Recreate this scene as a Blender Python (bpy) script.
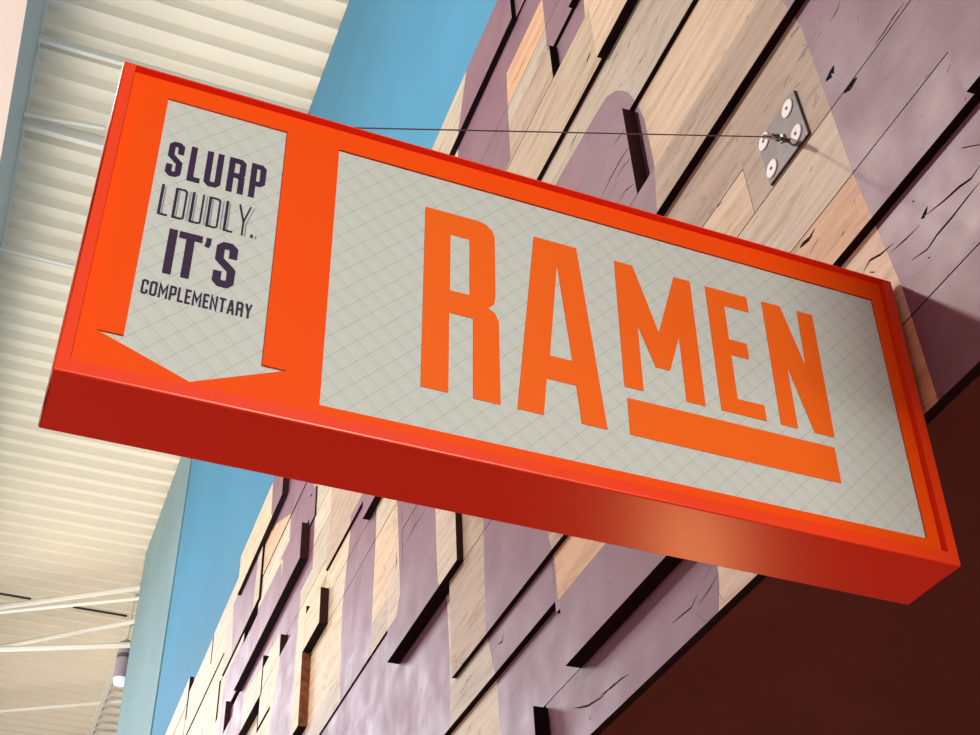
import bpy, bmesh, math, random
from mathutils import Vector, Matrix
random.seed(7)
S = bpy.context.scene
for o in list(bpy.data.objects): bpy.data.objects.remove(o)

# ------------------------------------------------------------------ camera
F = 1372.32; ROLL, PITCH, YAW = -0.010658, 0.654633, 0.391539
CAM = Vector((-0.00879, -1.05896, -0.75781))
fw = Vector((math.sin(YAW)*math.cos(PITCH), math.cos(YAW)*math.cos(PITCH), math.sin(PITCH)))
rt = Vector((math.cos(YAW), -math.sin(YAW), 0)); up = rt.cross(fw)
RT = rt*math.cos(ROLL) + up*math.sin(ROLL); UP = -rt*math.sin(ROLL) + up*math.cos(ROLL)
cd = bpy.data.cameras.new('camera'); cam = bpy.data.objects.new('camera', cd); S.collection.objects.link(cam)
M = Matrix((RT, UP, -fw)).transposed().to_4x4(); M.translation = CAM
cam.matrix_world = M
cd.sensor_width = 36; cd.lens = F/980*36; cd.clip_start = 0.05; cd.clip_end = 200
S.camera = cam

# ------------------------------------------------------------------ view and light
S.view_settings.view_transform = 'Standard'; S.view_settings.look = 'None'
S.view_settings.gamma = 1; S.view_settings.use_curve_mapping = False
S.view_settings.exposure = 0.0
W = bpy.data.worlds.new('world'); S.world = W; W.use_nodes = True
wn = W.node_tree.nodes; wn['Background'].inputs[0].default_value = (0.93, 0.97, 1.0, 1); wn['Background'].inputs[1].default_value = 0.22

def area(name, loc, target, size, energy, color=(1, 1, 1), size_y=None):
    l = bpy.data.lights.new(name, 'AREA'); l.energy = energy; l.color = color
    l.shape = 'RECTANGLE' if size_y else 'DISK'; l.size = size
    if size_y: l.size_y = size_y
    o = bpy.data.objects.new(name, l); S.collection.objects.link(o); o.location = loc
    o.rotation_euler = (Vector(target)-Vector(loc)).to_track_quat('-Z', 'Y').to_euler()
    return o
area('hall_floodlight', (-2.6, 2.8, 4.0), (1, .6, .8), .25, 165, (1, .89, .82))          # high lamp that throws the sign's shadow on the wall
area('sign_fill_light', (1.45, -4.8, .9), (.5, 0, .2), 1.4, 345, (1, .97, .93), 1.5)    # added fill light that brightens the sign's face
area('far_window_light', (-2.2, 13.6, 5.6), (1.1, 2.1, .7), 3.0, 285, (.92, .93, 1), 2.0)  # clerestory window at the far end of the hall
upl = area('roof_fill_light', (-2.45, 10, 3.0), (-2.45, 10, 7), 3.4, 680, (1, .97, .88), 20); upl.rotation_euler = (math.pi, 0, 0)  # unseen fill light, added to brighten the roof deck
upl = area('low_roof_fill', (-1.1, 9.5, .9), (-1.1, 9.5, 7), 1.4, 290, (1, .97, .88), 13); upl.rotation_euler = (math.pi, 0, 0)  # added fill light, lower than the beam             # unseen, brightens the deck that the beam shades
area('side_fill_light', (-6.5, 8.5, 1.5), (1.2, 5, 1.8), 4, 175, (1, .97, .95), 3)         # added fill light that brightens the far part of the wall
area('stall_lamp', (1.72, 1.72, -1.12), (.7, .08, 0), .2, 2.8, (1, .5, .2))                 # warm lamp inside the stall

# ------------------------------------------------------------------ helpers
def ray(x, y): return RT*((x-490)/F) - UP*((y-367.5)/F) + fw
def on_z(x, y, Z):
    d = ray(x, y); return CAM + d*((Z-CAM.z)/d.z)
def link(name, me, mats, parent=None, loc=None):
    o = bpy.data.objects.new(name, me); S.collection.objects.link(o)
    for m in (mats if isinstance(mats, (list, tuple)) else [mats]): me.materials.append(m)
    if parent: o.parent = parent
    if loc is not None: o.location = loc
    return o
def obj(name, bm, mats, parent=None, loc=None, smooth=False):
    me = bpy.data.meshes.new(name); bmesh.ops.recalc_face_normals(bm, faces=bm.faces)
    if smooth:
        for f in bm.faces: f.smooth = True
    bm.to_mesh(me); bm.free()
    return link(name, me, mats, parent, loc)
def empty(name, loc=(0, 0, 0)):
    o = bpy.data.objects.new(name, None); S.collection.objects.link(o); o.location = loc; o.empty_display_size = .1; return o
def tag(o, label=None, cat=None, group=None, kind=None):
    for k, v in (('label', label), ('category', cat), ('group', group), ('kind', kind)):
        if v: o[k] = v
    return o
def add_box(bm, a, b):
    vs = [bm.verts.new((x, y, z)) for x in (a[0], b[0]) for y in (a[1], b[1]) for z in (a[2], b[2])]
    for f in ((0,1,3,2),(4,6,7,5),(0,4,5,1),(2,3,7,6),(0,2,6,4),(1,5,7,3)): bm.faces.new([vs[i] for i in f])
    return vs
def box(a, b, bev=0):
    bm = bmesh.new(); add_box(bm, a, b)
    if bev: bmesh.ops.bevel(bm, geom=bm.edges[:], offset=bev, segments=2, affect='EDGES', profile=.5)
    return bm
def add_tube(bm, pts, r, n=10, cap=True):
    pts = [Vector(p) for p in pts]; rings = []
    ref = Vector((0, 0, 1))
    for i, p in enumerate(pts):
        t = (pts[min(i+1, len(pts)-1)]-pts[max(i-1, 0)]).normalized()
        a = ref - t*ref.dot(t)
        if a.length < .05: a = Vector((1, 0, 0)) - t*t.x
        a.normalize(); b = t.cross(a); ref = a
        rr = r[i] if isinstance(r, (list, tuple)) else r
        rings.append([bm.verts.new(p + (a*math.cos(k*2*math.pi/n)+b*math.sin(k*2*math.pi/n))*rr) for k in range(n)])
    for A, B in zip(rings, rings[1:]):
        for k in range(n): bm.faces.new((A[k], A[(k+1) % n], B[(k+1) % n], B[k]))
    if cap: bm.faces.new(rings[0][::-1]); bm.faces.new(rings[-1])
def add_bar(bm, p, q, w, h):
    p, q = Vector(p), Vector(q); t = (q-p).normalized(); s = t.cross(Vector((0, 0, 1))).normalized(); u = s.cross(t)
    R = []
    for c in (p, q): R.append([bm.verts.new(c + s*a*w/2 + u*b*h/2) for a, b in ((-1,-1),(1,-1),(1,1),(-1,1))])
    for k in range(4): bm.faces.new((R[0][k], R[0][(k+1) % 4], R[1][(k+1) % 4], R[1][k]))
    bm.faces.new(R[0][::-1]); bm.faces.new(R[1])
def shape2d(loops, depth):
    """flat outline(s) in x-z with holes, front at y=0, going back by depth"""
    cu = bpy.data.curves.new('outline', 'CURVE'); cu.dimensions = '2D'; cu.fill_mode = 'BOTH'; cu.extrude = depth/2
    for lp in loops:
        sp = cu.splines.new('POLY'); sp.points.add(len(lp)-1); sp.use_cyclic_u = True
        for p, c in zip(sp.points, lp): p.co = (c[0], c[1], 0, 1)
    o = bpy.data.objects.new('outline', cu); S.collection.objects.link(o)
    dg = bpy.context.evaluated_depsgraph_get(); me = o.evaluated_get(dg).to_mesh()
    bm = bmesh.new(); bm.from_mesh(me); o.evaluated_get(dg).to_mesh_clear()
    bpy.data.objects.remove(o); bpy.data.curves.remove(cu)
    for v in bm.verts: x, z, e = v.co; v.co = (x, depth/2 - e, z)
    bmesh.ops.remove_doubles(bm, verts=bm.verts, dist=1e-6)
    return bm
def merge(dst, src):
    me = bpy.data.meshes.new('tmp'); src.to_mesh(me); src.free(); dst.from_mesh(me); bpy.data.meshes.remove(me)

# ------------------------------------------------------------------ materials
def mat(name, col, rough=.5, metal=0, spec=.5, coat=0):
    m = bpy.data.materials.new(name); m.use_nodes = True; b = m.node_tree.nodes['Principled BSDF']
    b.inputs['Base Color'].default_value = (*col, 1); b.inputs['Roughness'].default_value = rough
    b.inputs['Metallic'].default_value = metal; b.inputs['Specular IOR Level'].default_value = spec
    b.inputs['Coat Weight'].default_value = coat
    return m
def N(m, t, **kw):
    n = m.node_tree.nodes.new(t)
    for k, v in kw.items():
        if k in n.inputs: n.inputs[k].default_value = v
        else: setattr(n, k, v)
    return n
def L(m, a, ao, b, bi): m.node_tree.links.new(a.outputs[ao], b.inputs[bi])
def ramp(m, stops):
    r = N(m, 'ShaderNodeValToRGB'); e = r.color_ramp.elements
    while len(e) < len(stops): e.new(.5)
    for x, (p, c) in zip(e, stops): x.position = p; x.color = (*c, 1) if len(c) == 3 else c
    return r
def mix(m, mode, fac, a=None, b=None):
    n = N(m, 'ShaderNodeMix', data_type='RGBA', blend_type=mode); n.inputs[0].default_value = fac
    return n
def noise_tint(m, base, scale, amt, rough_amt=0, bump=0, bscale=None):
    b = m.node_tree.nodes['Principled BSDF']; tc = N(m, 'ShaderNodeTexCoord')
    n = N(m, 'ShaderNodeTexNoise', Scale=scale, Detail=4.0); L(m, tc, 'Object', n, 'Vector')
    r = ramp(m, [(.3, tuple(c*(1-amt) for c in base)), (.7, tuple(min(1, c*(1+amt)) for c in base))]); L(m, n, 'Fac', r, 'Fac'); L(m, r, 'Color', b, 'Base Color')
    if bump:
        n2 = N(m, 'ShaderNodeTexNoise', Scale=bscale or scale*8, Detail=3.0); L(m, tc, 'Object', n2, 'Vector')
        bp = N(m, 'ShaderNodeBump', Strength=bump, Distance=.002); L(m, n2, 'Fac', bp, 'Height'); L(m, bp, 'Normal', b, 'Normal')
    return m
def plank_coords(m):
    tc = N(m, 'ShaderNodeTexCoord'); oi = N(m, 'ShaderNodeObjectInfo')
    sc = N(m, 'ShaderNodeVectorMath', operation='SCALE'); cx = N(m, 'ShaderNodeCombineXYZ')
    for i in ('X', 'Y', 'Z'): L(m, oi, 'Random', cx, i)
    L(m, cx, 0, sc, 0); sc.inputs['Scale'].default_value = 37
    ad = N(m, 'ShaderNodeVectorMath', operation='ADD'); L(m, tc, 'Object', ad, 0); L(m, sc, 0, ad, 1)
    return ad, oi
def marks(m, co):
    """thin long cracks and small nail holes / knots: 1 = clean, 0 = dark"""
    mp = N(m, 'ShaderNodeMapping'); mp.inputs['Scale'].default_value = (1, .9, 9); L(m, co, 0, mp, 'Vector')
    n = N(m, 'ShaderNodeTexNoise', Scale=1.6, Detail=5.0, Distortion=.25); L(m, mp, 0, n, 'Vector')
    r = ramp(m, [(.0, (1, 1, 1)), (.4935, (1, 1, 1)), (.4965, (0, 0, 0)), (.4995, (1, 1, 1))]); L(m, n, 'Fac', r, 'Fac')
    ms = N(m, 'ShaderNodeTexNoise', Scale=2.2, Detail=1.0); L(m, co, 0, ms, 'Vector')
    rm = ramp(m, [(.56, (1, 1, 1)), (.60, (0, 0, 0))]); L(m, ms, 'Fac', rm, 'Fac')
    a = mix(m, 'LIGHTEN', 1); L(m, r, 'Color', a, 6); L(m, rm, 'Color', a, 7)
    mp2 = N(m, 'ShaderNodeMapping'); mp2.inputs['Scale'].default_value = (1, .55, 1); L(m, co, 0, mp2, 'Vector')
    v = N(m, 'ShaderNodeTexVoronoi', Scale=7.5, Randomness=1.0); L(m, mp2, 0, v, 'Vector')
    rv = ramp(m, [(.022, (0, 0, 0)), (.034, (1, 1, 1))]); L(m, v, 'Distance', rv, 'Fac')
    b = mix(m, 'MULTIPLY', 1); L(m, a, 2, b, 6); L(m, rv, 'Color', b, 7)
    return b
def wood_mat(name='reclaimed_wood'):
    m = mat(name, (1, 1, 1), .55, spec=.35); b = m.node_tree.nodes['Principled BSDF']; co, oi = plank_coords(m)
    mp = N(m, 'ShaderNodeMapping'); mp.inputs['Scale'].default_value = (1, 1.1, 9); L(m, co, 0, mp, 'Vector')
    g = N(m, 'ShaderNodeTexNoise', Scale=4.5, Detail=8.0, Roughness=.62, Distortion=.9); L(m, mp, 0, g, 'Vector')
    r = ramp(m, [(.28, (.62, .54, .46)), (.45, (.90, .87, .83)), (.58, (1, 1, 1)), (.75, (.8, .74, .66))]); L(m, g, 'Fac', r, 'Fac')
    a = mix(m, 'MULTIPLY', 1); L(m, oi, 'Color', a, 6); L(m, r, 'Color', a, 7)
    wv = N(m, 'ShaderNodeTexNoise', Scale=26.0, Detail=3.0); mp3 = N(m, 'ShaderNodeMapping'); mp3.inputs['Scale'].default_value = (1, .12, 2.2)
    L(m, co, 0, mp3, 'Vector'); L(m, mp3, 0, wv, 'Vector')
    r3 = ramp(m, [(.35, (.8, .77, .72)), (.6, (1, 1, 1))]); L(m, wv, 'Fac', r3, 'Fac')
    a2 = mix(m, 'MULTIPLY', .7); L(m, a, 2, a2, 6); L(m, r3, 'Color', a2, 7)
    k = marks(m, co); rk = mix(m, 'MIX', 1); rk.inputs[6].default_value = (.05, .03, .02, 1); L(m, k, 2, rk, 0); L(m, a2, 2, rk, 7)
    L(m, rk, 2, b, 'Base Color')
    bp = N(m, 'ShaderNodeBump', Strength=.2, Distance=.003); L(m, g, 'Fac', bp, 'Height'); L(m, bp, 'Normal', b, 'Normal')
    return m
def paint_mat():
    m = mat('plum_paint', (1, 1, 1), .36, spec=.5); b = m.node_tree.nodes['Principled BSDF']; co, oi = plank_coords(m)
    n = N(m, 'ShaderNodeTexNoise', Scale=5.0, Detail=6.0); L(m, co, 0, n, 'Vector')
    r = ramp(m, [(.3, (.20, .085, .125)), (.7, (.26, .12, .175))]); L(m, n, 'Fac', r, 'Fac')
    k = marks(m, co); rk = mix(m, 'MIX', 1); rk.inputs[6].default_value = (.02, .01, .015, 1); L(m, k, 2, rk, 0); L(m, r, 'Color', rk, 7)
    L(m, rk, 2, b, 'Base Color')
    mp = N(m, 'ShaderNodeMapping'); mp.inputs['Scale'].default_value = (1, .25, 1.4); L(m, co, 0, mp, 'Vector')
    n2 = N(m, 'ShaderNodeTexNoise', Scale=130.0, Detail=4.0); L(m, mp, 0, n2, 'Vector')
    n3 = N(m, 'ShaderNodeTexNoise', Scale=9.0, Detail=3.0); L(m, co, 0, n3, 'Vector')
    rr = ramp(m, [(.3, (.42,)*3), (.7, (.54,)*3)]); L(m, n3, 'Fac', rr, 'Fac'); L(m, rr, 'Color', b, 'Roughness')
    bp = N(m, 'ShaderNodeBump', Strength=.22, Distance=.0010); L(m, n2, 'Fac', bp, 'Height'); L(m, bp, 'Normal', b, 'Normal')
    return m
WOOD = wood_mat(); PAINT = paint_mat()
EDGE = noise_tint(mat('shaded_board_edge', (.012, .007, .01), .8, spec=.15), (.012, .007, .010), 12, .4)  # near-black colour paints in the shade on board undersides and ends
BROWNEND = noise_tint(mat('brown_end_grain', (.2, .08, .03), .7, spec=.2), (.30, .12, .05), 40, .45, bump=.4)
DARKBROWN = noise_tint(mat('dark_end_grain', (.05, .02, .015), .7, spec=.2), (.055, .02, .016), 40, .3)
BACK = mat('black_backing', (.008, .006, .008), .9, spec=.1)
ORANGE = mat('orange_enamel', (.93, .060, .008), .28, spec=.45)
def orange_bump(m, s):
    b = m.node_tree.nodes['Principled BSDF']; tc = N(m, 'ShaderNodeTexCoord'); n = N(m, 'ShaderNodeTexNoise', Scale=s, Detail=2.0)
    L(m, tc, 'Object', n, 'Vector'); bp = N(m, 'ShaderNodeBump', Strength=.05, Distance=.001); L(m, n, 'Fac', bp, 'Height'); L(m, bp, 'Normal', b, 'Normal')
orange_bump(ORANGE, 120)
PANEL = mat('orange_painted_panel', (.95, .088, .001), .45, spec=.12)
VINYL = mat('orange_vinyl', (.93, .145, .006), .5, spec=.15)
PLUMINK = mat('plum_ink', (.035, .012, .05), .5, spec=.3)
GREYINK = mat('pale_plum_ink', (.32, .28, .31), .5, spec=.3)
G_P = .0275
def glass_mat():
    m = mat('wired_frosted_glass', (.55, .58, .5), .22, spec=.35); b = m.node_tree.nodes['Principled BSDF']; tc = N(m, 'ShaderNodeTexCoord'); sp = N(m, 'ShaderNodeSeparateXYZ')
    L(m, tc, 'Object', sp, 0); prev = None
    for k, (sg, off, wd, dark) in enumerate(((-1, .0237, .055, .80), (1, .0025, .07, .86), (1, .0085, .10, .93))):  # last, faint set paints in the wires' shadow beside their lines
        a = N(m, 'ShaderNodeMath', operation='MULTIPLY_ADD'); L(m, sp, 'X', a, 0); a.inputs[1].default_value = sg; L(m, sp, 'Z', a, 2)
        o = N(m, 'ShaderNodeMath', operation='ADD'); L(m, a, 0, o, 0); o.inputs[1].default_value = off + 10*G_P
        d = N(m, 'ShaderNodeMath', operation='DIVIDE'); L(m, o, 0, d, 0); d.inputs[1].default_value = G_P
        f = N(m, 'ShaderNodeMath', operation='FRACT'); L(m, d, 0, f, 0)
        r = ramp(m, [(0, (dark,)*3), (wd, (1, 1, 1)), (1-wd, (1, 1, 1)), (1, (dark,)*3)]); L(m, f, 0, r, 'Fac')
        if prev is None: prev = (r, 'Color')
        else:
            x = mix(m, 'MULTIPLY', 1); L(m, prev[0], prev[1], x, 6); L(m, r, 'Color', x, 7); prev = (x, 2)
    c = mix(m, 'MULTIPLY', 1); c.inputs[6].default_value = (.62, .69, .61, 1); L(m, prev[0], prev[1], c, 7)
    L(m, c, 2, b, 'Base Color'); return m
GLASS = glass_mat()
STEEL = noise_tint(mat('brushed_steel_plate', (.2, .18, .18), .42, metal=.25), (.075, .060, .060), 30, .3)
CHROME = mat('bright_steel', (.75, .74, .76), .18, metal=1)
WASHER = mat('white_washer', (.92, .92, .95), .35)
BLACK = mat('black_screw', (.02, .02, .02), .5)
CABLE = mat('thin_steel_cable', (.12, .07, .08), .4, metal=.4)
DECK = noise_tint(mat('cream_roof_deck', (.8, .78, .68), .6, spec=.2), (.84, .78, .65), .5, .05)
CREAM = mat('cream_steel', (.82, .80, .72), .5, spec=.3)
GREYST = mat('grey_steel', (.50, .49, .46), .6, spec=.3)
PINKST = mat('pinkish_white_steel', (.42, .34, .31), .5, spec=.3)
BLUE = noise_tint(mat('blue_wall_paint', (.11, .38, .6), .65, spec=.15), (.075, .27, .43), 1.2, .05, bump=.2, bscale=60)
TEAL = noise_tint(mat('wall_shade_band', (.25, .36, .38), .65, spec=.15), (.22, .33, .36), 1.2, .06)  # soft shade on the blue wall, put into the strip's colour
BROWN = noise_tint(mat('brown_soffit_paint', (.06, .02, .016), .7, spec=.2), (.115, .043, .034), 3, .07)
FLOOR = noise_tint(mat('brown_floor', (.14, .07, .05), .6), (.45, .11, .09), 2, .15)
LAMPG = mat('mauve_lamp_metal', (.42, .36, .42), .4); LAMPB = mat('dark_band', (.12, .10, .15), .4)
LENS = mat('lamp_glass', (.75, .85, .95), .1); LENS.node_tree.nodes['Principled BSDF'].inputs['Emission Color'].default_value = (.8, .9, 1, 1); LENS.node_tree.nodes['Principled BSDF'].inputs['Emission Strength'].default_value = .5

# ------------------------------------------------------------------ setting
ZC = 7.04; ZF = -2.36
def blue_x(y): return 1.3 + .02*y
floor = tag(obj('floor', box((-12, -8, ZF-.1), (6, 26, ZF)), FLOOR), kind='structure')
# roof deck: trapezoid ribs running across the hall
bm = bmesh.new(); P = .233; prof = []
y = 1.6
while y < 22:
    prof += [(y, 0), (y+.05, 0), (y+.08, .075), (y+.203, .075)]; y += P
for (y0, z0), (y1, z1) in zip(prof, prof[1:]):
    bm.faces.new([bm.verts.new(c) for c in ((-3.2, y0, ZC+z0), (2.6, y0, ZC+z0), (2.6, y1, ZC+z1), (-3.2, y1, ZC+z1))])
bmesh.ops.remove_doubles(bm, verts=bm.verts, dist=1e-5)
tag(obj('ceiling', bm, DECK), kind='structure')
# upper blue wall with a vertical far end
def on_blue(x, y):
    d = ray(x, y); t = (1.3 + .02*CAM.y - CAM.x)/(d.x - .02*d.y); return CAM + d*t
ye = on_blue(131, 650).y; yp = on_blue(170, 610).y
def blue_box(y0, y1, z0, z1, out):
    bm = bmesh.new(); v = add_box(bm, (0, y0, z0), (.3, y1, z1))
    for w in v: w.co.x += blue_x(w.co.y) - out
    return bm
tag(obj('wall_back', blue_box(-4, ye-.05, .30, ZC+.0, 0), BLUE), kind='structure')
tag(obj('shade_strip', blue_box(yp, ye, .30, ZC+.0, .012), TEAL), kind='structure')  # thin strip added where the blue wall only falls into shade
# soffit and stall block behind the plank wall

# ------------------------------------------------------------------ plank wall
WY = .04032; WX = 1.006; D0 = WX - CAM.x; CU, CZ = -1.099, -.7578; TH = .0148
tf = tag(obj('trim_2', box((TH+.0005, -1.4, .2148), (9, 20, .28)), BROWN), kind='structure'); tf.location = (WX, 0, 0); tf.rotation_euler = (0, 0, -WY)
bm = box((TH, -1.4, .281), (TH+.04, 10.4, 2.68))
wall = tag(obj('wall_right', bm, BACK), kind='structure'); wall.location = (WX, 0, 0); wall.rotation_euler = (0, 0, -WY)
def real(u, z, p):
    k = 1 - p/.9713; return CU+(u-CU)*k, CZ+(z-CZ)*k
def wloc(x, y, off=0):
    n = Vector((math.cos(WY), -math.sin(WY), 0)); p0 = Vector((WX, 0, 0)) - n*off
    d = ray(x, y); P = CAM + d*(n.dot(p0-CAM)/n.dot(d)) - p0
    return P.dot(Vector((math.sin(WY), math.cos(WY), 0))), P.z
PURPLE = [
 [(-2,-1),(-2,3.2),(.16,3.2),(.10,1.13),(.07,1.034),(.03,.655),(-.01,.408),(-.03,.1)],
 [(1.05,1.625),(.82,1.618),(.77,1.612),(.72,1.58),(.69,1.547),(.665,1.515),(.65,1.481),(.625,1.42),(.61,1.375),(.60,1.30),(.59,1.22),(.60,1.113),(.60,1.05),(1.25,1.0),(1.25,1.62)],
 [(.84,2.375),(.82,3.0),(1.75,3.0),(1.75,2.79),(1.83,2.583),(1.83,2.373)],
 [(1.385,2.38),(1.38,2.22),(1.37,2.0),(1.78,2.0),(1.80,2.38)],
 [(.84,2.38),(.845,1.985),(1.045,1.985),(1.055,2.10),(1.085,2.14),(1.085,2.175),(1.10,2.38)],
 [(.585,.1),(.54,.257),(.53,.545),(1.17,.545),(1.18,.64),(1.21,.72),(1.25,1.05),(1.62,1.05),(1.61,.967),(1.60,.686),(1.53,.53),(1.51,.395),(1.49,.1)],
 [(1.85,.1),(1.86,.725),(1.89,.908),(1.97,1.0),(1.99,1.13),(2.03,1.5),(2.40,1.5),(2.37,1.36),(2.33,1.15),(2.36,1.09),(3.8,1.09),(3.8,.1)],
 [(2.64,1.09),(2.64,1.505),(2.66,1.8),(3.01,1.8),(3.0,1.729),(3.05,1.45),(3.02,1.2),(2.99,1.09)],
 [(3.76,1.0),(3.80,2.0),(4.22,2.0),(4.12,1.75),(4.2,1.5),(4.2,1.0)],
 [(3.60,1.9),(3.65,2.33),(4.31,2.33),(4.25,2.20),(4.26,2.30),(5.6,2.32),(5.6,2.02),(4.6,1.9)],
 [(3.7,2.32),(3.72,2.62),(4.15,2.66),(4.60,2.66),(4.17,2.48),(4.14,2.32)],
 [(4.15,2.63),(4.2,3.2),(4.78,3.2),(4.70,2.80),(4.60,2.63)],
 [(4.95,2.35),(4.95,2.74),(5.6,2.74),(5.45,2.35)],
 [(4.9,1.4),(4.95,2.10),(5.5,2.14),(5.9,1.4)],
 [(6.2,1.8),(6.2,2.3),(7.0,2.3),(6.9,1.8)],
]
CRACKS = []
def crack(pts, w):   # an open crack or knot hole traced on the boards: a chain of tapering slivers
    pts = [Vector(wloc(*q)) for q in pts]; n = len(pts)-1
    for i in range(n):
        a, b = pts[i], pts[i+1]; t = (b-a).normalized(); m = Vector((-t.y, t.x)); wa = w*(.35 + math.sin(math.pi*(i/n)))*.5; wb = w*(.35 + math.sin(math.pi*((i+1)/n)))*.5
        CRACKS.append([tuple(a+m*wa), tuple(b+m*wb), tuple(b-m*wb), tuple(a-m*wa)])
def cr(x0, y0, w, pts, width):
    crack([(x0+a*w/735, y0+b*w/735) for a, b in pts], width)
cr(800, 0, 180, [(165,0),(150,45),(122,88)], .0022)
cr(800, 0, 180, [(425,12),(385,65),(345,130),(300,190)], .0026)
cr(800, 0, 180, [(138,268),(128,300),(106,330)], .013)
cr(800, 0, 180, [(232,318),(205,350),(180,378)], .012)
cr(800, 160, 180, [(735,20),(700,75),(650,110),(590,165),(520,220)], .0030)
cr(800, 160, 180, [(520,190),(508,225),(495,240)], .007)
cr(800, 160, 180, [(735,90),(690,145),(620,235),(560,305),(520,365),(455,410)], .0028)
cr(800, 160, 180, [(490,265),(430,325),(370,378)], .0022)
cr(800, 160, 180, [(380,340),(330,385),(285,410),(258,460)], .0030)
cr(800, 160, 180, [(305,458),(285,458)], .005)
cr(800, 160, 180, [(468,168),(458,170)], .005); cr(800, 160, 180, [(532,398),(522,400)], .005)
cr(800, 160, 180, [(60,280),(40,320),(10,345),(0,360)], .006); cr(800, 160, 180, [(75,320),(40,385)], .004)
cr(800, 160, 180, [(180,290),(172,310)], .006); cr(800, 160, 180, [(225,160),(220,175)], .004)
cr(800, 0, 180, [(615,262),(600,298)], .004); cr(800, 0, 180, [(735,590),(660,605)], .0045); cr(800, 0, 180, [(680,395),(672,410)], .004)
cr(800, 0, 180, [(500,470),(495,485)], .003); cr(800, 0, 180, [(240,60),(235,90)], .003); cr(800, 0, 180, [(80,390),(55,440)], .003)
cr(660, 120, 160, [(285,375),(262,400)], .006); cr(660, 120, 160, [(245,405),(225,430)], .004); cr(660, 120, 160, [(450,440),(418,485)], .0018)
cr(660, 120, 160, [(160,485),(150,500)], .006); cr(660, 120, 160, [(700,210),(688,240)], .005)
cr(660, 0, 160, [(640,120),(600,170)], .006); cr(660, 0, 160, [(720,430),(705,490)], .003)
cr(560, 100, 140, [(345,150),(310,195),(275,245)], .0028); cr(560, 100, 140, [(370,235),(320,310),(265,410),(215,515)], .0036)
cr(560, 100, 140, [(378,295),(335,345),(290,420)], .0024); cr(560, 100, 140, [(300,432),(240,525)], .0032); cr(560, 100, 140, [(395,435),(345,475),(300,545)], .0024)
cr(560, 100, 140, [(105,150),(70,215),(50,265)], .004); cr(560, 100, 140, [(185,150),(140,215)], .002); cr(560, 100, 140, [(560,265),(578,240)], .003)
cr(530, 0, 140, [(318,270),(308,300),(295,330)], .008); cr(530, 0, 140, [(530,215),(515,250)], .007); cr(530, 0, 140, [(575,145),(555,175)], .004); cr(530, 0, 140, [(668,90),(660,125)], .004)
cr(420, 0, 140, [(560,300),(535,340),(510,400),(470,455)], .0022); cr(420, 0, 140, [(420,545),(375,645)], .002)
cr(330, 490, 135, [(390,78),(392,180),(394,320),(397,450)], .0036); cr(330, 490, 135, [(520,105),(455,205),(400,320)], .0036)
cr(330, 490, 135, [(360,340),(362,400),(355,440)], .006); cr(330, 490, 135, [(298,410),(296,440)], .008); cr(330, 490, 135, [(198,485),(192,500)], .008); cr(330, 490, 135, [(555,260),(552,275)], .006)
cr(480, 600, 135, [(127,180),(122,225),(95,245)], .0040); cr(480, 600, 135, [(70,265),(68,345)], .0040)
cr(480, 600, 135, [(735,450),(660,530),(590,575),(550,585),(515,588)], .0030); cr(480, 600, 135, [(605,640),(595,655)], .006)
cr(600, 540, 160, [(130,618),(95,640),(50,680),(0,715)], .0028)
cr(600, 540, 160, [(512,120),(475,190)], .0026); cr(600, 540, 160, [(548,150),(500,230),(455,295)], .0022); cr(600, 540, 160, [(450,245),(420,310),(370,350),(330,385)], .0024); cr(600, 540, 160, [(445,335),(485,378)], .002)
cr(600, 540, 160, [(545,240),(562,275)], .003); cr(600, 540, 160, [(35,35),(28,42)], .005); cr(450, 500, 135, [(555,345),(560,360)], .006)
cr(360, 600, 135, [(336,485),(332,500)], .007); cr(250, 600, 135, [(470,60),(465,75)], .012); cr(250, 600, 135, [(405,465),(398,490)], .016); cr(250, 600, 135, [(475,190),(473,215)], .008)
def inside(pt, poly):
    x, y = pt; c = False
    for (x0, y0), (x1, y1) in zip(poly, poly[1:]+poly[:1]):
        if (y0 > y) != (y1 > y) and x < (x1-x0)*(y-y0)/(y1-y0)+x0: c = not c
    return c
LIGHT = (.84, .65, .45); TAN = (.56, .43, .32); PALE = (.74, .63, .49); WARM = (.80, .50, .30); GREYW = (.60, .53, .42); TAN2 = (.62, .50, .36); MIX = [LIGHT, PALE, TAN, PALE, GREYW]
SH = .10
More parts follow.
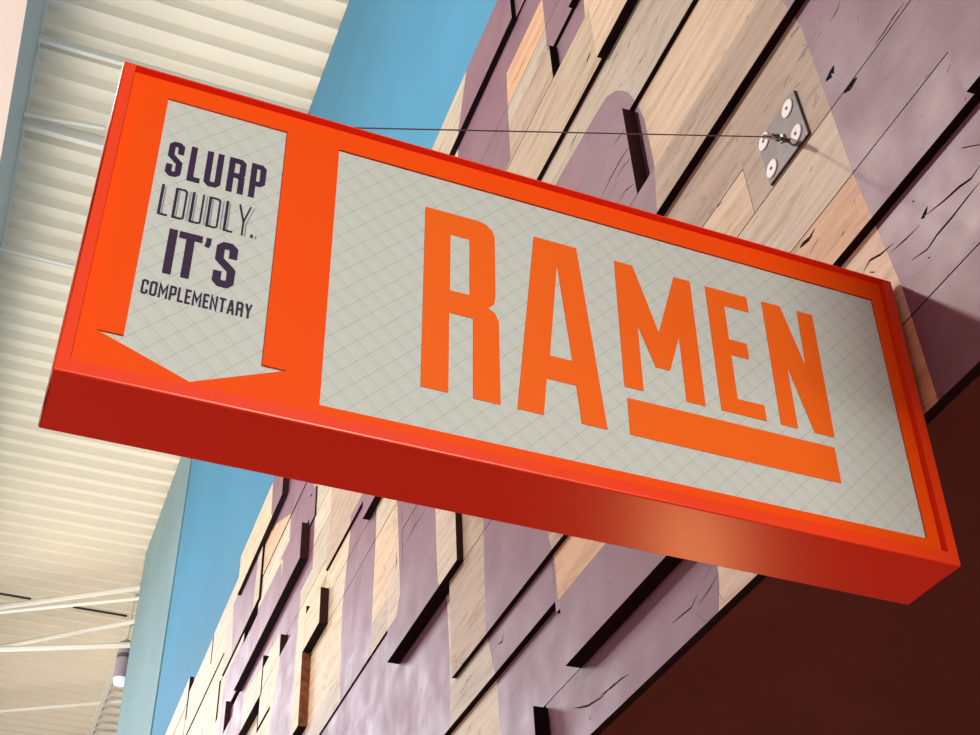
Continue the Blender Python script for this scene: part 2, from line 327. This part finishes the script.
def plank(z0, z1, u0, u1, p, tint=None, end=None, s0=None, s1=None, extra=None):
    tint = tint or random.choice(MIX); g = .0011 if u0 < 1.2 else .0016
    a0 = SH if s0 is None else s0; a1 = SH if s1 is None else s1
    if p >= .02:
        k = (1-p/.9713)/(1-p/1.0165); z0, z1 = (CZ+(z-CZ)*k for z in (z0, z1)); u0, u1 = (-1.099+((u+1.06)/(1-p/1.0165)+.039)*(1-p/.9713) for u in (u0, u1))
        u0 -= SH*(z1-z0)/2
    z0 += g; z1 -= g; u0 += g; u1 -= g; uc, zc = (u0+u1)/2, (z0+z1)/2; h = (z1-z0)/2
    c = [(u0-a0*h, z0), (u1-a1*h, z0), (u1+a1*h, z1), (u0+a0*h, z1)]
    bm = bmesh.new()
    fr = [bm.verts.new((-p, u-uc, z-zc)) for u, z in c]; bk = [bm.verts.new((TH-.0005, u-uc, z-zc)) for u, z in c]
    front = bm.faces.new(fr)
    for i in range(4):
        f = bm.faces.new((fr[i], bk[i], bk[(i+1) % 4], fr[(i+1) % 4])); f.material_index = 3 if i == 3 and end else 2
    polys = [[real(u, z, p) for u, z in q] for q in PURPLE]
    cutp = [q for q in polys if min(t[0] for t in q) < u1+.1 and max(t[0] for t in q) > u0-.1 and min(t[1] for t in q) < z1 and max(t[1] for t in q) > z0]
    cutc = []
    for q in CRACKS:
        q = [real(u, z, p) for u, z in q]; qc = (sum(t[0] for t in q)/len(q), sum(t[1] for t in q)/len(q))
        if u0-SH*h < qc[0] < u1+SH*h and z0 < qc[1] < z1: cutc.append(q)
    for q in cutp + cutc:
        for (x0, y0), (x1, y1) in zip(q, q[1:]+q[:1]):
            if max(y0, y1) < z0 or min(y0, y1) > z1: continue
            fs = [f for f in bm.faces if all(abs(v.co.x+p) < 1e-6 for v in f.verts)]
            nrm = Vector((0, y1-y0, -(x1-x0)))
            if nrm.length < 1e-6: continue
            geom = fs + list({e for f in fs for e in f.edges}) + list({v for f in fs for v in f.verts})
            bmesh.ops.bisect_plane(bm, geom=geom, plane_co=(-p, x0-uc, y0-zc), plane_no=nrm.normalized(), dist=1e-6)
    for f in bm.faces:
        if all(abs(v.co.x+p) < 1e-6 for v in f.verts):
            m = f.calc_center_median(); c = (m.y+uc, m.z+zc)
            f.material_index = 4 if any(inside(c, q) for q in cutc) else 1 if any(inside(c, q) for q in cutp) else 0
    o = obj('wood_plank', bm, [WOOD, PAINT, EDGE, end or EDGE, BACK], wall, (0, uc, zc)); o.color = (*tint, 1)
    return o
R_ = [  # nearer and upper part of the cladding
 (.215,.357,-1.3,.30,0,WARM),(.357,.537,-1.3,.30,0,LIGHT),
 (.537,.639,-1.3,-.225,.025,GREYW),(.537,.639,-.255,.50,.0125,WARM),
 (.639,.787,-1.3,.62,.0125,PALE),(.787,1.05,-1.3,.2795,.0125,TAN),(.787,.900,.271,.9,.0125,LIGHT),(.900,1.05,.2825,.9,.0125,TAN),
 (1.045,1.158,-1.3,.9,.029,TAN),(1.158,1.44,-1.3,.650,0.0,LIGHT),
 (1.158,1.44,.650,1.5,.029,TAN),(1.44,1.70,-1.3,1.5,.0095,GREYW),
 (1.70,1.933,-1.3,.752,.033,LIGHT),(1.70,1.933,.752,1.9,.0205,TAN2),
 (1.933,2.08,-1.3,1.025,0.0,LIGHT),(1.933,2.08,1.025,2.1,.021,TAN),
 (2.08,2.205,-1.3,.905,.018,LIGHT),(2.08,2.205,.905,2.2,.008,GREYW),
 (2.205,2.35,-1.3,2.3,.008,WARM),(2.35,2.50,-1.3,2.4,.002,LIGHT),
 (2.50,2.73,-1.3,1.305,.007,PALE),(2.50,2.725,1.305,2.6,.02,GREYW),
]
L_ = [  # further and lower part
 (.215,.357,.30,1.247,0,PALE),(.215,.350,1.247,2.6,.031,PALE),(.215,.357,2.6,4.5,.01,None),
 (.357,.505,.30,1.09,.031,PALE),(.357,.532,1.09,2.6,0,PALE),(.357,.532,2.6,4.6,.006,None),
 (.505,.639,.50,1.161,.0124,WARM),(.532,.639,1.16,3.2,.0125,GREYW),(.532,.645,3.2,5,.02,None),
 (.639,.9115,.62,1.794,.023,TAN),(.639,.9115,1.794,4.2,.005,PALE),
 (.9115,1.16,.9,1.726,.023,TAN),(.9115,1.19,1.726,2.32,.04,PALE,DARKBROWN),(.9115,1.08,2.32,4.0,0,GREYW),(1.08,1.193,2.32,4.2,.005,GREYW),
 (1.16,1.32,.9,1.70,.02,TAN),(1.32,1.44,1.5,2.28,.02,GREYW),(1.19,1.32,1.70,2.28,.02,PALE),(1.44,1.627,1.5,2.28,.02,TAN),
 (1.193,1.50,2.28,3.51,0,LIGHT),(1.199,1.50,3.51,4.5,.034,LIGHT,BROWNEND),
 (1.50,1.627,2.28,3.28,0,PALE),(1.627,1.742,1.5,2.747,.024,LIGHT),(1.50,1.652,3.28,3.51,.032,LIGHT,DARKBROWN),(1.652,1.742,3.28,3.51,0,LIGHT),
 (1.50,1.69,3.51,4.08,.032,LIGHT),(1.526,1.69,4.08,4.33,.03,PALE),(1.50,1.672,4.5,5.6,0,PALE),
 (1.627,1.742,2.747,3.28,0,LIGHT),(1.742,1.90,1.9,3.33,.008,TAN),(1.69,1.81,3.33,3.99,0,LIGHT),(1.69,1.80,3.99,4.33,.03,PALE,DARKBROWN),
 (1.672,1.86,4.33,5.4,.034,PALE),
 (1.81,2.008,3.33,4.33,0,GREYW),(1.86,2.008,4.33,5.29,0,LIGHT),(1.90,2.15,2.0,3.33,.004,TAN),
 (1.50,1.66,5.6,7.6,.006,None),(1.66,1.82,5.4,7.6,.012,None),(1.82,2.055,5.29,6.7,.028,PALE,DARKBROWN),(1.82,2.055,6.7,8.4,.004,LIGHT),
 (1.997,2.175,3.72,5.05,.036,GREYW,DARKBROWN),(2.008,2.15,3.33,3.72,0,PALE),
 (2.15,2.30,2.1,3.62,0,GREYW),(2.15,2.30,3.62,3.72,.006,LIGHT),(2.19,2.32,3.72,4.75,.006,LIGHT),(2.055,2.34,5.09,5.7,.003,LIGHT),(2.055,2.35,5.7,8.4,.010,LIGHT),
 (2.30,2.46,2.2,3.72,0,GREYW),(2.32,2.46,3.72,4.75,0,PALE),(2.46,2.645,2.3,4.75,.003,WARM),
 (2.34,2.645,4.75,5.66,.012,GREYW),(2.35,2.50,5.66,7.0,.002,PALE),(2.50,2.645,5.66,7.0,.008,LIGHT),(2.35,2.75,6.98,8.6,.010,PALE,DARKBROWN),
 (2.645,2.80,2.6,4.31,0,TAN),(2.645,2.885,4.31,5.33,.03,LIGHT,DARKBROWN),(2.645,2.86,5.33,6.2,.002,PALE),(2.645,2.83,6.2,6.98,.006,PALE),
 (2.75,2.94,7.0,8.8,.012,PALE,DARKBROWN),
 (.215,.50,4.6,7,.01,None),(.50,.9,4.6,7,0,None),(.9,1.2,4.5,7,.02,None),(1.2,1.5,4.5,7,.0,None),
]
for r in R_ + L_:
    plank(*r[:5], tint=r[5] if len(r) > 5 else None, end=r[6] if len(r) > 6 else (DARKBROWN if r[4] > .025 and r[2] < .8 else None))
for k in range(7):   # the far end of the cladding, seen at a few pixels
    z = 1.2 + k*.25
    if z > 2.7: break
    plank(z, z+.25, 8.6 if z > 2.0 else 8.4 if z > 1.5 else 7, 10.2, random.choice((0, .01, .02)))

# ------------------------------------------------------------------ hanging box sign
W_, H_, D_ = 1.0, .4233, .1006
sign = tag(empty('hanging_box_sign', (0, 0, 0)), 'orange metal box sign with an arrow cut-out, jutting from the plank wall', 'sign')
bm = bmesh.new()
o = [bm.verts.new(c) for c in ((0,0,0),(W_,0,0),(W_,0,H_),(0,0,H_),(0,D_,0),(W_,D_,0),(W_,D_,H_),(0,D_,H_))]
for f in ((4,5,6,7),(0,4,7,3),(1,2,6,5),(0,1,5,4),(3,7,6,2)): bm.faces.new([o[i] for i in f])
x0, x1, z0, z1 = .0135, .9855, .0155, H_-.0016; RD = .0145
a = [bm.verts.new(c) for c in ((x0,0,z0),(x1,0,z0),(x1,0,z1),(x0,0,z1))]; b_ = [bm.verts.new((v.co.x, RD, v.co.z)) for v in a]
for i in range(4):
    j = (i+1) % 4; bm.faces.new((o[i], o[j], a[j], a[i])); bm.faces.new((a[i], a[j], b_[j], b_[i]))
bm.faces.new(b_)
outer = set(o)
ed = [e for e in bm.edges if e.verts[0] in outer and e.verts[1] in outer and not (abs(e.verts[0].co.z-H_) < 1e-6 and abs(e.verts[1].co.z-H_) < 1e-6)]
bmesh.ops.bevel(bm, geom=ed, offset=.0022, segments=3, affect='EDGES', profile=.5)
obj('metal_casing', bm, ORANGE, sign)
PY = .0085
def deep(loops, y): return [[(CAM.x+(a-CAM.x)*(1-y/CAM.y), CAM.z+(b-CAM.z)*(1-y/CAM.y)) for a, b in lp] for lp in loops]
arrow = [(.054,.386),(.187,.386),(.189,.058),(.215,.058),(.123,.019),(.028,.056),(.056,.056)]
win = [(.2475,.3815),(.960,.3815),(.960,.0275),(.249,.0255)]
face = obj('face_panel', shape2d([[(x0+.0006,z0+.0006),(x1-.0006,z0+.0006),(x1-.0006,z1-.0003),(x0+.0006,z1-.0003)]] + deep([arrow, win], PY), .0022), PANEL, sign, (0, PY, 0))
GY = PY + .0026
g1 = obj('glass_pane', box((.241, GY, .018), (.968, GY+.0028, .390)), GLASS, sign); g1['label'] = 'wired frosted glass behind the big word'
g2 = obj('glass_pane', box((.019, GY, .0165), (.235, GY+.0028, .395)), GLASS, sign); g2['label'] = 'wired frosted glass in the arrow cut-out'
def deep(loops, y): return [[(CAM.x+(a-CAM.x)*(1-y/CAM.y), CAM.z+(b-CAM.z)*(1-y/CAM.y)) for a, b in lp] for lp in loops]
def letter(loops, parent, name='letter', m=VINYL, y=GY-.0009, d=.0007):
    loops = deep(loops, y); return obj(name, shape2d(loops, d), m, parent, (0, y, 0))
letter([[(.352,.329),(.416,.329),(.426,.326),(.433,.319),(.436,.310),(.436,.221),(.434,.210),(.427,.203),(.435,.198),(.4395,.187),(.4400,.0765),(.4095,.0765),(.4095,.183),(.382,.183),(.382,.0765),(.352,.0765)],[(.3825,.297),(.4055,.297),(.4055,.2145),(.3825,.2145)]], g1)
letter([[(.485,.3285),(.539,.3285),(.563,.0765),(.533,.0765),(.529,.1255),(.494,.1255),(.489,.0765),(.459,.0765)],[(.513,.295),(.526,.158),(.499,.158)]], g1)
letter([[(.588,.325),(.612,.325),(.6385,.231),(.667,.325),(.689,.325),(.689,.1405),(.665,.1405),(.665,.233),(.648,.179),(.630,.179),(.6115,.235),(.6115,.1405),(.588,.1405)]], g1)
letter([[(.7095,.324),(.767,.324),(.767,.3005),(.733,.3005),(.733,.249),(.757,.249),(.757,.226),(.733,.226),(.733,.162),(.768,.162),(.768,.1405),(.7095,.1405)]], g1)
letter([[(.788,.3245),(.814,.3245),(.8365,.237),(.8385,.3245),(.8605,.3245),(.8585,.1405),(.832,.1405),(.8095,.230),(.8095,.1405),(.787,.1405)]], g1)
letter([[(.590,.1255),(.8555,.1255),(.8555,.077),(.590,.077)]], g1, 'underline_bar')
# small plum lettering, drawn as strokes
KS = [0]
def strokes(bm, pts, t, closed=False):
    n = len(pts); L_o, R_o = [], []
    for i in range(n):
        p = Vector(pts[i]); a = Vector(pts[i-1]) if (i > 0 or closed) else None; b = Vector(pts[(i+1) % n]) if (i < n-1 or closed) else None
        d1 = (p-a).normalized() if a is not None else None; d2 = (b-p).normalized() if b is not None else None
        if d1 is None: d1 = d2
        if d2 is None: d2 = d1
        n1 = Vector((-d1.y, d1.x)); n2 = Vector((-d2.y, d2.x)); m = (n1+n2).normalized(); k = t/2/max(.35, m.dot(n1))
        L_o.append(p+m*k); R_o.append(p-m*k)
    for i in range(n if closed else n-1):
        KS[0] += 1; o_ = (KS[0] % 14)*1.6e-5
        j = (i+1) % n; q = [L_o[i], L_o[j], R_o[j], R_o[i]]
        f = [bm.verts.new((c.x, -o_, c.y)) for c in q]; g = [bm.verts.new((c.x, .0006-o_, c.y)) for c in q]
        bm.faces.new(f); bm.faces.new(g[::-1])
        for a in range(4): bm.faces.new((f[a], g[a], g[(a+1) % 4], f[(a+1) % 4]))
def glyph(bm, ch, x, z, w, h, t):
    a, b = x+t/2, x+w-t/2; lo, hi = z+t/2, z+h-t/2; m = z+h*.5; c = min(w, h)*.16
    def s(pts, closed=False): strokes(bm, pts, t, closed)
    if ch == 'S': s([(b, hi-h*.26), (b, hi-c), (b-c, hi), (a+c, hi), (a, hi-c), (a, m+c+t*.35), (a+c, m+t*.35), (b-c, m-t*.35), (b, m-c-t*.35), (b, lo+c), (b-c, lo), (a+c, lo), (a, lo+c), (a, lo+h*.26)])
    elif ch == 'L': s([(a, z+h), (a, lo), (x+w, lo)])
    elif ch == 'U': s([(a, z+h), (a, lo+c), (a+c, lo), (b-c, lo), (b, lo+c), (b, z+h)])
    elif ch == 'R': s([(a, z), (a, hi), (b-c, hi), (b, hi-c), (b, m+c), (b-c, m), (a, m)]); s([(b-c, m), (b, m-c), (b, z)])
    elif ch == 'P': s([(a, z), (a, hi), (b-c, hi), (b, hi-c), (b, m-h*.08+c), (b-c, m-h*.08), (a, m-h*.08)])
    elif ch == 'O': s([(a+c, lo), (b-c, lo), (b, lo+c), (b, hi-c), (b-c, hi), (a+c, hi), (a, hi-c), (a, lo+c)], True)
    elif ch == 'D': s([(a, lo), (b-c, lo), (b, lo+c), (b, hi-c), (b-c, hi), (a, hi)], True)
    elif ch == 'C': s([(b, lo+h*.25), (b, lo+c), (b-c, lo), (a+c, lo), (a, lo+c), (a, hi-c), (a+c, hi), (b-c, hi), (b, hi-c), (b, hi-h*.25)])
    elif ch == 'Y': s([(a, z+h), ((a+b)/2, z+h*.45), ((a+b)/2, z)]); s([(b, z+h), ((a+b)/2, z+h*.45)])
    elif ch == 'I': s([((a+b)/2, z), ((a+b)/2, z+h)])
    elif ch == 'T': s([(x, hi), (x+w, hi)]); s([((a+b)/2, z), ((a+b)/2, hi)])
    elif ch == 'M': s([(a, z), (a, hi), ((a+b)/2, z+h*.35), (b, hi), (b, z)])
    elif ch == 'N': s([(a, z), (a, hi), (b, lo), (b, z+h)])
    elif ch == 'E': s([(x+w, hi), (a, hi), (a, lo), (x+w, lo)]); s([(a, m), (x+w*.88, m)])
    elif ch == 'A': s([(a, z), ((a+b)/2-t*.25, hi), ((a+b)/2+t*.25, hi), (b, z)]); s([(x+w*.22, z+h*.27), (x+w*.78, z+h*.27)])
def word(items, t, m=PLUMINK):
    bm = bmesh.new()
    for it in items: glyph(bm, *it[:5], it[5] if len(it) > 5 else t)
    return bm
def put(bm, m=PLUMINK):
    k = 1-GY/CAM.y
    for v in bm.verts: v.co.x = CAM.x+(v.co.x-CAM.x)*k; v.co.z = CAM.z+(v.co.z-CAM.z)*k
    return obj('word', bm, m, g2, (0, GY-.0009, 0))
put(word([('S',.0645,.2725,.0162,.050),('L',.0875,.2725,.0135,.050),('U',.1050,.2725,.0178,.050),('R',.1290,.2725,.0183,.050),('P',.1530,.2725,.0165,.050)], .0064))
lz, lh = .2160, .0420
lou = [('L',.0650,lz,.0098,lh),('O',.0795,lz,.0122,lh),('U',.0970,lz,.0122,lh),('D',.1145,lz,.0122,lh),('L',.1325,lz,.0098,lh),('Y',.1455,lz,.0135,lh)]
b1 = word(lou, .0019); strokes(b1, [(.1625,lz),(.1625,lz+.0040)], .0026)
for it in lou:   # the heavier left stem of each shaded letter
    if it[0] != 'Y': strokes(b1, [(it[1]+.0010, lz), (it[1]+.0010, lz+lh)], .0028)
put(b1)
b2 = bmesh.new()
for it in lou:
    if it[0] == 'Y': strokes(b2, [(it[1]+.0165, lz+lh*.98), (it[1]+.0100, lz+lh*.42), (it[1]+.0100, lz)], .0011); continue
    strokes(b2, [(it[1]+.0040, lz+.0025), (it[1]+.0040, lz+lh-.0025)], .0011)
    if it[0] != 'L': strokes(b2, [(it[1]+.0150, lz+.0010), (it[1]+.0150, lz+lh-.001)], .0011)
strokes(b2, [(.1668,lz),(.1668,lz+.0040)], .0012)
sh = put(b2, GREYINK); sh.name = 'letter_shading'
b3 = word([('I',.0800,.1415,.0085,.0590),('T',.0905,.1415,.0235,.0590),('S',.1290,.1415,.0220,.0590)], .0084)
strokes(b3, [(.1203,.2005),(.1203,.1930),(.1188,.1885)], .0052); put(b3)
cs = 'COMPLEMENTARY'; ws = [.0066,.0070,.0090,.0066,.0056,.0056,.0090,.0056,.0072,.0066,.0074,.0070,.0074]
x = .0632; gp = (.1095 - sum(ws))/12; it = []
for c, w in zip(cs, ws): it.append((c, x, .1100, w, .0178)); x += w+gp
put(word(it, .0021))

# ------------------------------------------------------------------ anchor plate on the wall and the cable
def wl(u, z, off=0):   # wall coordinates to world
    return Vector((WX, 0, 0)) + Vector((math.sin(WY), math.cos(WY), 0))*u + Vector((0, 0, z)) + Vector((-math.cos(WY), math.sin(WY), 0))*off
PB = .0125; PT = .0045
def wq(px, py, off): return wl(*wloc(px, py, off), off)
plate = tag(empty('anchor_plate', wq(783, 134, PB)), 'square steel plate with white washers and an eye bolt on the plank wall', 'bracket')
plate.rotation_euler = (0, 0, -WY); Mi = None
bpy.context.view_layer.update(); Mi = plate.matrix_world.inverted()
corn = [Mi @ wq(px, py, PB+PT) for px, py in ((793.2, 89.8), (757.0, 143.2), (770.0, 185.5), (808.3, 133.2))]
bm = bmesh.new(); fr = [bm.verts.new(c) for c in corn]; bk = [bm.verts.new(c + Vector((PT+.0004, 0, 0))) for c in corn]
bm.faces.new(fr); bm.faces.new(bk[::-1])
for i in range(4): bm.faces.new((fr[i], fr[(i+1) % 4], bk[(i+1) % 4], bk[i]))
bmesh.ops.bevel(bm, geom=bm.edges[:], offset=.0008, segments=2, affect='EDGES')
obj('steel_plate', bm, STEEL, plate)
for px, py in ((787.6, 108.6), (796.6, 133.9), (764.4, 141.6), (772.4, 168.6)):
    c = Mi @ wq(px, py, PB+PT); bm = bmesh.new(); add_tube(bm, [c + Vector((.0004, 0, 0)), c + Vector((-.0016, 0, 0)), c + Vector((-.0022, 0, 0))], [.0158, .0158, .0145], 28)
    w = obj('washer', bm, WASHER, plate)
    bm = bmesh.new(); add_tube(bm, [c + Vector((-.0018, 0, 0)), c + Vector((-.0034, 0, 0))], [.0032, .0026], 8); obj('screw', bm, BLACK, w)
base = Mi @ wq(783, 139, PB+PT); eye = Mi @ wq(775, 137.5, .045)
bm = bmesh.new(); add_tube(bm, [base+Vector((.001,0,0)), base+Vector((-.004,0,0))], [.0085, .0075], 6); add_tube(bm, [base, base.lerp(eye, .45)], .0035, 10); obj('eye_bolt', bm, CHROME, plate)
def ring(c, a, b, ra, rb, r, n=22): 
    bm = bmesh.new(); pts = [c + a*math.cos(t*2*math.pi/n)*ra + b*math.sin(t*2*math.pi/n)*rb for t in range(n+1)]; add_tube(bm, pts, r, 8, False); return bm
dv = (eye-base).normalized(); sd = dv.cross(Vector((0, 0, 1))).normalized(); c = base.lerp(eye, .60)
obj('eye_ring', ring(c, dv, Vector((0, 0, 1)), .0095, .0070, .0018), BLACK, plate)
obj('shackle', ring(base.lerp(eye, 1.0), dv, (Vector((0,0,.9))+sd*.4).normalized(), .0170, .0095, .0026), CHROME, plate)
endw = plate.matrix_world @ (base.lerp(eye, 1.0) + dv*.015)
A = Vector((.14, .05, H_+.0045))
cab = tag(empty('suspension_cable', A), 'thin taut steel cable from the sign top to the wall plate', 'cable')
dir_ = (endw-A).normalized()
bm = bmesh.new(); add_tube(bm, [Vector((0,0,0)), endw-A], .00095, 8); obj('wire', bm, CABLE, cab)
bm = bmesh.new(); e = endw-A; add_tube(bm, [e-dir_*.020, e-dir_*.019, e-dir_*.003, e], [.0022, .0038, .0038, .0026], 10); obj('crimp_sleeve', bm, CHROME, cab)
bm = bmesh.new(); add_tube(bm, [(0,0,-.0047), (0,0,-.002), (0,0,.003)], [.006, .004, .0035], 10); obj('end_stud', bm, CHROME, cab)

# ------------------------------------------------------------------ roof steel
Bt = on_z(46, 0, ZC); d = ray(27, 0); zb = (CAM + d*((Bt.x-CAM.x)/d.x)).z
hb = min(ZC-zb, 1.1); y0, y1 = 1.0, 20.0; bx = Bt.x
beam = tag(empty('roof_beam', (bx, 8, zb)), 'long I-shaped roof beam under the roof deck, left edge of the view', 'beam')
obj('web', box((-.02, y0-8, .012), (0, y1-8, ZC-zb)), GREYST, beam)
obj('bottom_flange', box((-.42, y0-8, -.02), (.004, y1-8, .012)), PINKST, beam)
obj('top_flange', box((-.16, y0-8, ZC-zb-.02), (.02, y1-8, ZC-zb)), CREAM, beam)
def roofbar(name, label, p, q, w, h, m, cat, Z=None):
    p, q = Vector(p), Vector(q); c = p; bm = bmesh.new(); add_bar(bm, p-c, q-c, w, h); return tag(obj(name, bm, m, None, c), label, cat, 'purlins under the roof deck')
pa = on_z(34, 36, ZC-.05)
roofbar('roof_purlin', 'cream flat purlin crossing from the roof beam near the top left corner', (bx+.0, pa.y, ZC-.05), (blue_x(pa.y)-.01, pa.y, ZC-.05), .035, .06, CREAM, 'purlin')
pb = on_z(22, 122, ZC-.05)
roofbar('roof_purlin', 'cream flat purlin crossing from the roof beam beside the sign top left corner', (bx, pb.y, ZC-.05), (bx+.62, pb.y, ZC-.05), .05, .09, CREAM, 'purlin')
def tubebar(name, label, p, q, r, m, cat, Z):
    A, B = on_z(*p, Z), on_z(*q, Z); bm = bmesh.new(); add_tube(bm, [Vector((0,0,0)), B-A], r, 8); return tag(obj(name, bm, m, None, A), label, cat, {'rod': 'thin rods below the roof deck', 'conduit': 'dark conduits on the deck'}[cat])
tubebar('sag_rod', 'thin pale rod under the deck beside the upper left of the sign', (10, 111), (105, 128), .018, CREAM, 'rod', ZC-.12)
tubebar('sag_rod', 'thin pale rod under the deck beside the lower left of the sign', (-30, 241), (90, 270), .018, CREAM, 'rod', ZC-.12)
ZB = 6.7
tubebar('brace_rod', 'pale brace rod ending at the wall corner, topmost at the lower left', (-30, 611), (146, 587), .035, CREAM, 'rod', ZB)
tubebar('brace_rod', 'pale brace rod just under the topmost one, ending at a small bracket', (-30, 615), (143, 598), .022, CREAM, 'rod', ZB-.25)
tubebar('brace_rod', 'pale brace rod slanting up to the truss tip above the lamp', (-30, 653), (136, 621), .030, CREAM, 'rod', ZB-.15)
tubebar('brace_rod', 'pale horizontal brace rod just above the hanging lamp', (-30, 650), (131, 645), .036, CREAM, 'rod', ZB-.40)
tubebar('brace_rod', 'thin lowest brace rod below the hanging lamp', (-30, 713), (124, 701), .028, CREAM, 'rod', ZB)
for lab, p, q in (('short dark slit-like conduit on the deck at the left edge', (-4, 593), (31, 599)), ('short dark conduit on the deck left of the hanging lamp', (73, 607), (127, 616))):
    tubebar('conduit', lab, p, q, .014, BLACK, 'conduit', ZC-.016)
# open web truss
tr = tag(empty('roof_truss', on_z(133, 624, ZB)), 'open web cream truss behind the hanging lamp at the wall end', 'truss')
T0 = tr.location
def tp(x, y): return on_z(x, y, ZB) - T0
a0, a1 = tp(132, 623), tp(84, 750); c0, c1 = tp(133, 640), tp(109, 755)
for p, q, nm in ((a0, a1, 'top_chord'), (tp(137, 624), tp(118, 750), 'bottom_chord')):
    bm = bmesh.new(); add_bar(bm, p, q, .055, .08); obj(nm, bm, CREAM, tr)
for k in range(11):
    t = .30 + k*.068; bm = bmesh.new(); add_bar(bm, a0.lerp(a1, t), tp(137, 624).lerp(tp(118, 750), t+.02), .05, .05); obj('web_bar', bm, CREAM, tr)
# hanging high-bay lamp, axis vertical
ZL = 5.9
lp = on_z(120, 684, ZL); ltop = on_z(124, 651, 6.3)
lamp = tag(empty('hanging_lamp', lp), 'mauve cylindrical hanging lamp with a dark band at the wall end', 'lamp')
def lathe(prof, n=28):
    bm = bmesh.new(); rings = [[bm.verts.new((r*math.cos(k*2*math.pi/n), r*math.sin(k*2*math.pi/n), z)) for k in range(n)] for r, z in prof]
    for A_, B_ in zip(rings, rings[1:]):
        for k in range(n): bm.faces.new((A_[k], A_[(k+1) % n], B_[(k+1) % n], B_[k]))
    bm.faces.new(rings[-1]); bm.faces.new(rings[0]); return bm
obj('housing', lathe([(.085,.06),(.085,.50),(.05,.52),(.03,.54)]), LAMPG, lamp, smooth=False)
obj('band', lathe([(.087,.30),(.087,.35)]), LAMPB, lamp)
obj('lens', lathe([(.078,.0),(.082,.02),(.084,.06)]), LENS, lamp)
bm = bmesh.new(); add_tube(bm, [(0,0,.54), (0,0,ZC-ZL)], .012, 8); obj('hanger_rod', bm, CREAM, lamp)
# small brackets on the wall corner
for lab, px, py in (('small pale bracket at the blue wall corner, upper of two', 144, 588), ('small pale bracket at the blue wall corner, lower of two', 141, 599)):
    c = on_z(px, py, ZB+.12); tag(obj('rod_bracket', box((-.06, -.05, -.04), (.06, .05, .04), .008), GREYST, None, c), lab, 'bracket', 'rod brackets at the wall corner')
